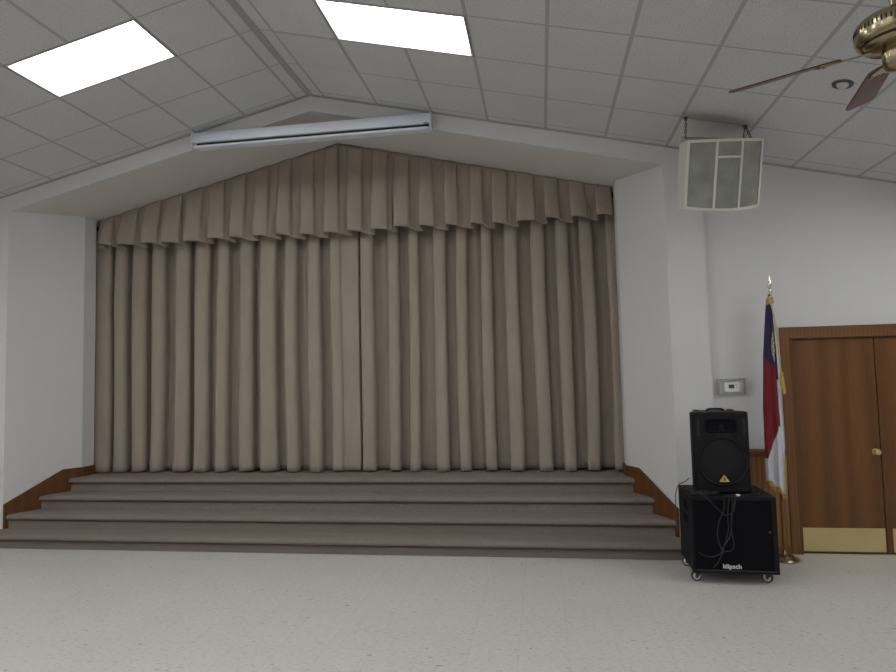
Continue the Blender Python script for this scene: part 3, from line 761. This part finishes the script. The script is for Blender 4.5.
tag(m.build('audio_cable', M['cable'], None, smooth=True), 'tangle of black cable heaped on the subwoofer top at the left', 'cable', 'cables on the subwoofer')
m = MB(); m.tube(catmull([(1.50, 5.60, .7175), (1.62, 5.58, .719), (1.70, 5.60, .7175), (1.78, 5.68, .7178), (1.82, 5.80, .7175)], 6), .0046, 6)
tag(m.build('audio_cable', M['cable'], None, smooth=True), 'black cable lying along the front right edge of the subwoofer top', 'cable', 'cables on the subwoofer')
m = MB(); m.tube(catmull([(1.268, 5.93, .80), (1.245, 5.98, .765), (1.215, 6.04, .735), (1.199, 6.09, .70), (1.185, 6.12, .62), (1.182, 6.13, .50)], 6), .004, 6)
tag(m.build('power_cord', M['cable'], None, smooth=True), 'thin black cord running from loudspeaker back down the left edge of the subwoofer', 'cord')
m = MB(); m.lathe([(.004, -.022), (.009, -.020), (.010, .0), (.008, .012), (.004, .020)], 12, T=Matrix.Translation((1.565, 5.545, .7235)) @ Matrix.Rotation(PI/2, 4, 'Y')); 
tag(m.build('cable_plug', M['whitelogo'], None, smooth=True), 'tiny white cable plug at the front edge of the subwoofer top', 'plug')

# ------------------------------------------------------------------ flag on its stand
fg = thing('flag', 'red, white and navy flag with gold fringe furled on a pole left of the door', 'flag', (2.152, 6.285, 0))
m = MB(); m.lathe([(.122, 0), (.124, .010), (.118, .020), (.092, .030), (.085, .038), (.05, .048), (.026, .058), (.018, .085), (.016, .10)], 40); m.build('stand_base', M['oldbrass'], fg, smooth=True)
m = MB(); m.tube([(0, 0, .10), (0, 0, 2.46)], .0125, 14); m.build('pole', M['casing'], fg, smooth=True)
m = MB(); m.lathe([(.013, 2.44), (.018, 2.455), (.013, 2.47), (.022, 2.485), (.010, 2.50), (.012, 2.515), (.0235, 2.54), (.018, 2.575), (.003, 2.635)], 20, T=Matrix.Translation((.008, 0, 0)) @ Matrix.Scale(.55, 4, (0, 1, 0))); m.build('finial', M['finial'], fg, smooth=True)
# furled cloth: folds gathered round the pole
def lerp(tab, z):
    for (a, va), (b, vb) in zip(tab, tab[1:]):
        if a >= z >= b: t = (a-z)/(a-b); return va+(vb-va)*t
    return tab[-1][1] if z < tab[-1][0] else tab[0][1]
LT = [(2.44, -.018), (2.2, -.045), (1.9, -.075), (1.4, -.103), (.9, -.110), (.55, -.108)]
RT = [(2.44, .010), (2.2, .014), (1.9, .026), (1.6, .032), (1.3, .043), (1.05, .052), (.8, .040), (.5, .036)]
NU, NZ = 60, 90
def cloth_pt(u, v, off=0):
    # u 0..1 left to right of the visible bundle, v 0..1 top to hem
    ztop = 2.435-.03*abs(u-.6); zbot = .720-.14*u**1.3+.012*math.sin(u*14)
    z = ztop+(zbot-ztop)*v; x = lerp(LT, z)*(1-u)+lerp(RT, z)*u
    d = .018+.022*v
    y = -.030-d*math.sin(u*PI)*1.0-.016*math.sin(u*11+.6+v*.8)*(.3+.7*v)-.006*math.sin(u*23+v*3)*v
    return (x, y-off, z)
m = MB(); P = [[cloth_pt(i/NU, j/NZ) for i in range(NU+1)] for j in range(NZ+1)]
m.grid(P)
mi = []
for j in range(NZ):
    for i in range(NU):
        x, y, z = cloth_pt((i+.5)/NU, (j+.5)/NZ); u = (i+.5)/NU
        blue_lim = 1.845-.10*u if u < .82 else 1.80
        if z > blue_lim: k = 0
        else:
            # crimson over white: edge falls to the left near the foot
            zr = 1.22 if u > .70 else 1.22-(.70-u)/.70*.32+.02
            k = 1 if (u < .80 and z > zr) else 2
            if u >= .80: k = 2 if z < 1.66 else 1
        if z > 2.36: k = 3
        mi.append(k)
m.m = mi
# back of the bundle so it is a closed roll
Pb = [[(cloth_pt(i/NU, j/NZ)[0], .028+.012*math.sin(i*.4), cloth_pt(i/NU, j/NZ)[2]) for i in range(NU+1)] for j in range(NZ+1)]
o0 = len(m.f); m.grid(Pb)
m.m[o0:] = [1 if j < 60 else 2 for j in range(NZ) for i in range(NU)]
# close left and right sides
for i in (0, NU):
    o0 = len(m.f); m.grid([[P[j][i], Pb[j][i]] for j in range(NZ+1)]); m.m[o0:] = [mi[j*NU+min(i, NU-1)] for j in range(NZ)]
m.build('cloth', [M['navy'], M['red'], M['white'], M['gold']], fg, smooth=True, angle=80, fixn=False)
# gold emblem on the navy field: a leaf shaped patch with darker strokes
m = MB(); rows_ = 16; E = []
for j in range(rows_+1):
    t = j/rows_; z = 2.115-.30*t; hwid = .36*math.sin(PI*min(1, t*1.02))**.8
    v = (2.42-z)/(2.42-.66)
    row = []
    for i in range(7):
        u = .66+hwid*(i/6-.55); p_ = cloth_pt(max(.02, min(.98, u)), v, .0025); row.append((p_[0], p_[1], z))
    E.append(row)
m.grid(E); em = m.build('emblem', M['cord'], fg, smooth=True)
m = MB()
zig = []
for j in range(3, 14, 2):
    row = [E[j][q] for q in ((1, 3, 5) if (j//2) % 2 else (5, 3, 1))]
    zig += [(q[0], q[1]-.002, q[2]) for q in row]
m.tube(zig, .0028, 5)
m.build('emblem_mark', M['dark'], em)
# fringe along the hem and up the right edge
m = MB(); rnd = random.Random(3)
for i in range(0, 90):
    u = i/89; p_ = cloth_pt(u, 1.0); d = rnd.uniform(.035, .05)
    m.tube([(p_[0], p_[1]-.003, p_[2]+.006), (p_[0]+rnd.uniform(-.003, .003), p_[1]-.004, p_[2]-d*.5), (p_[0]+rnd.uniform(-.005, .006), p_[1]-.003, p_[2]-d)], .0022, 4)
for i in range(40):
    v = .80+.20*i/39; p_ = cloth_pt(1.0, v); d = rnd.uniform(.012, .022)
    m.tube([(p_[0]-.008, p_[1]-.003, p_[2]), (p_[0]+d*.4, p_[1]-.004, p_[2]-.012), (p_[0]+d*.6, p_[1]-.002, p_[2]-.03)], .0022, 4)
m.build('fringe', M['gold'], fg)
cordp = [(-.006, -.045, 2.44), (.0, -.055, 2.33), (.014, -.062, 2.2), (.030, -.064, 2.0), (.036, -.066, 1.8), (.043, -.070, 1.72)]
m = MB(); m.tube(catmull(cordp, 5), .0065, 7); m.tube(catmull([(-.012, -.045, 2.44), (-.008, -.055, 2.36), (.006, -.06, 2.26), (.026, -.061, 2.0), (.040, -.066, 1.72)], 5), .0055, 7); m.build('cord', M['cord'], fg, smooth=True)
m = MB(); m.tube(catmull([(-.02, -.02, 2.425), (0, -.05, 2.41), (.018, -.02, 2.425)], 6), .012, 8); m.tube(catmull([(-.016, -.03, 2.40), (.0, -.052, 2.375), (.016, -.03, 2.39)], 6), .012, 8); m.build('bow', M['gold'], fg, smooth=True)
for (x, zt) in ((.043, 1.73), (.052, 1.66)):
    m = MB(); m.lathe([(.004, .0), (.012, -.008), (.013, -.024), (.009, -.032), (.014, -.045), (.019, -.12), (.015, -.135)], 14, T=Matrix.Translation((x, -.076, zt))); m.build('tassel', M['gold'], fg, smooth=True)

# ------------------------------------------------------------------ world, camera, view
w = bpy.data.worlds.new('World'); bpy.context.scene.world = w; w.use_nodes = True
w.node_tree.nodes['Background'].inputs[0].default_value = (.01, .01, .01, 1)
F, yaw, pit, rol, hc = 627.56, .1466, .0651, -.0245, 1.756
fwd = Vector((-math.sin(yaw)*math.cos(pit), math.cos(yaw)*math.cos(pit), math.sin(pit)))
rt = Vector((math.cos(yaw), math.sin(yaw), 0)); up = rt.cross(fwd)
r2 = rt*math.cos(rol)+up*math.sin(rol); u2 = -rt*math.sin(rol)+up*math.cos(rol)
cd = bpy.data.cameras.new('camera'); co = bpy.data.objects.new('camera', cd); C.objects.link(co)
mw = Matrix((r2, u2, -fwd)).transposed().to_4x4(); mw.translation = (0, 0, hc); co.matrix_world = mw
cd.sensor_width = 36; cd.sensor_fit = 'HORIZONTAL'; cd.lens = 36*F/896; cd.clip_start = .05
bpy.context.scene.camera = co
vs = bpy.context.scene.view_settings
bpy.context.scene.display_settings.display_device = 'sRGB'
vs.view_transform = 'Standard'; vs.look = 'None'; vs.gamma = 1; vs.exposure = 0; vs.use_curve_mapping = False
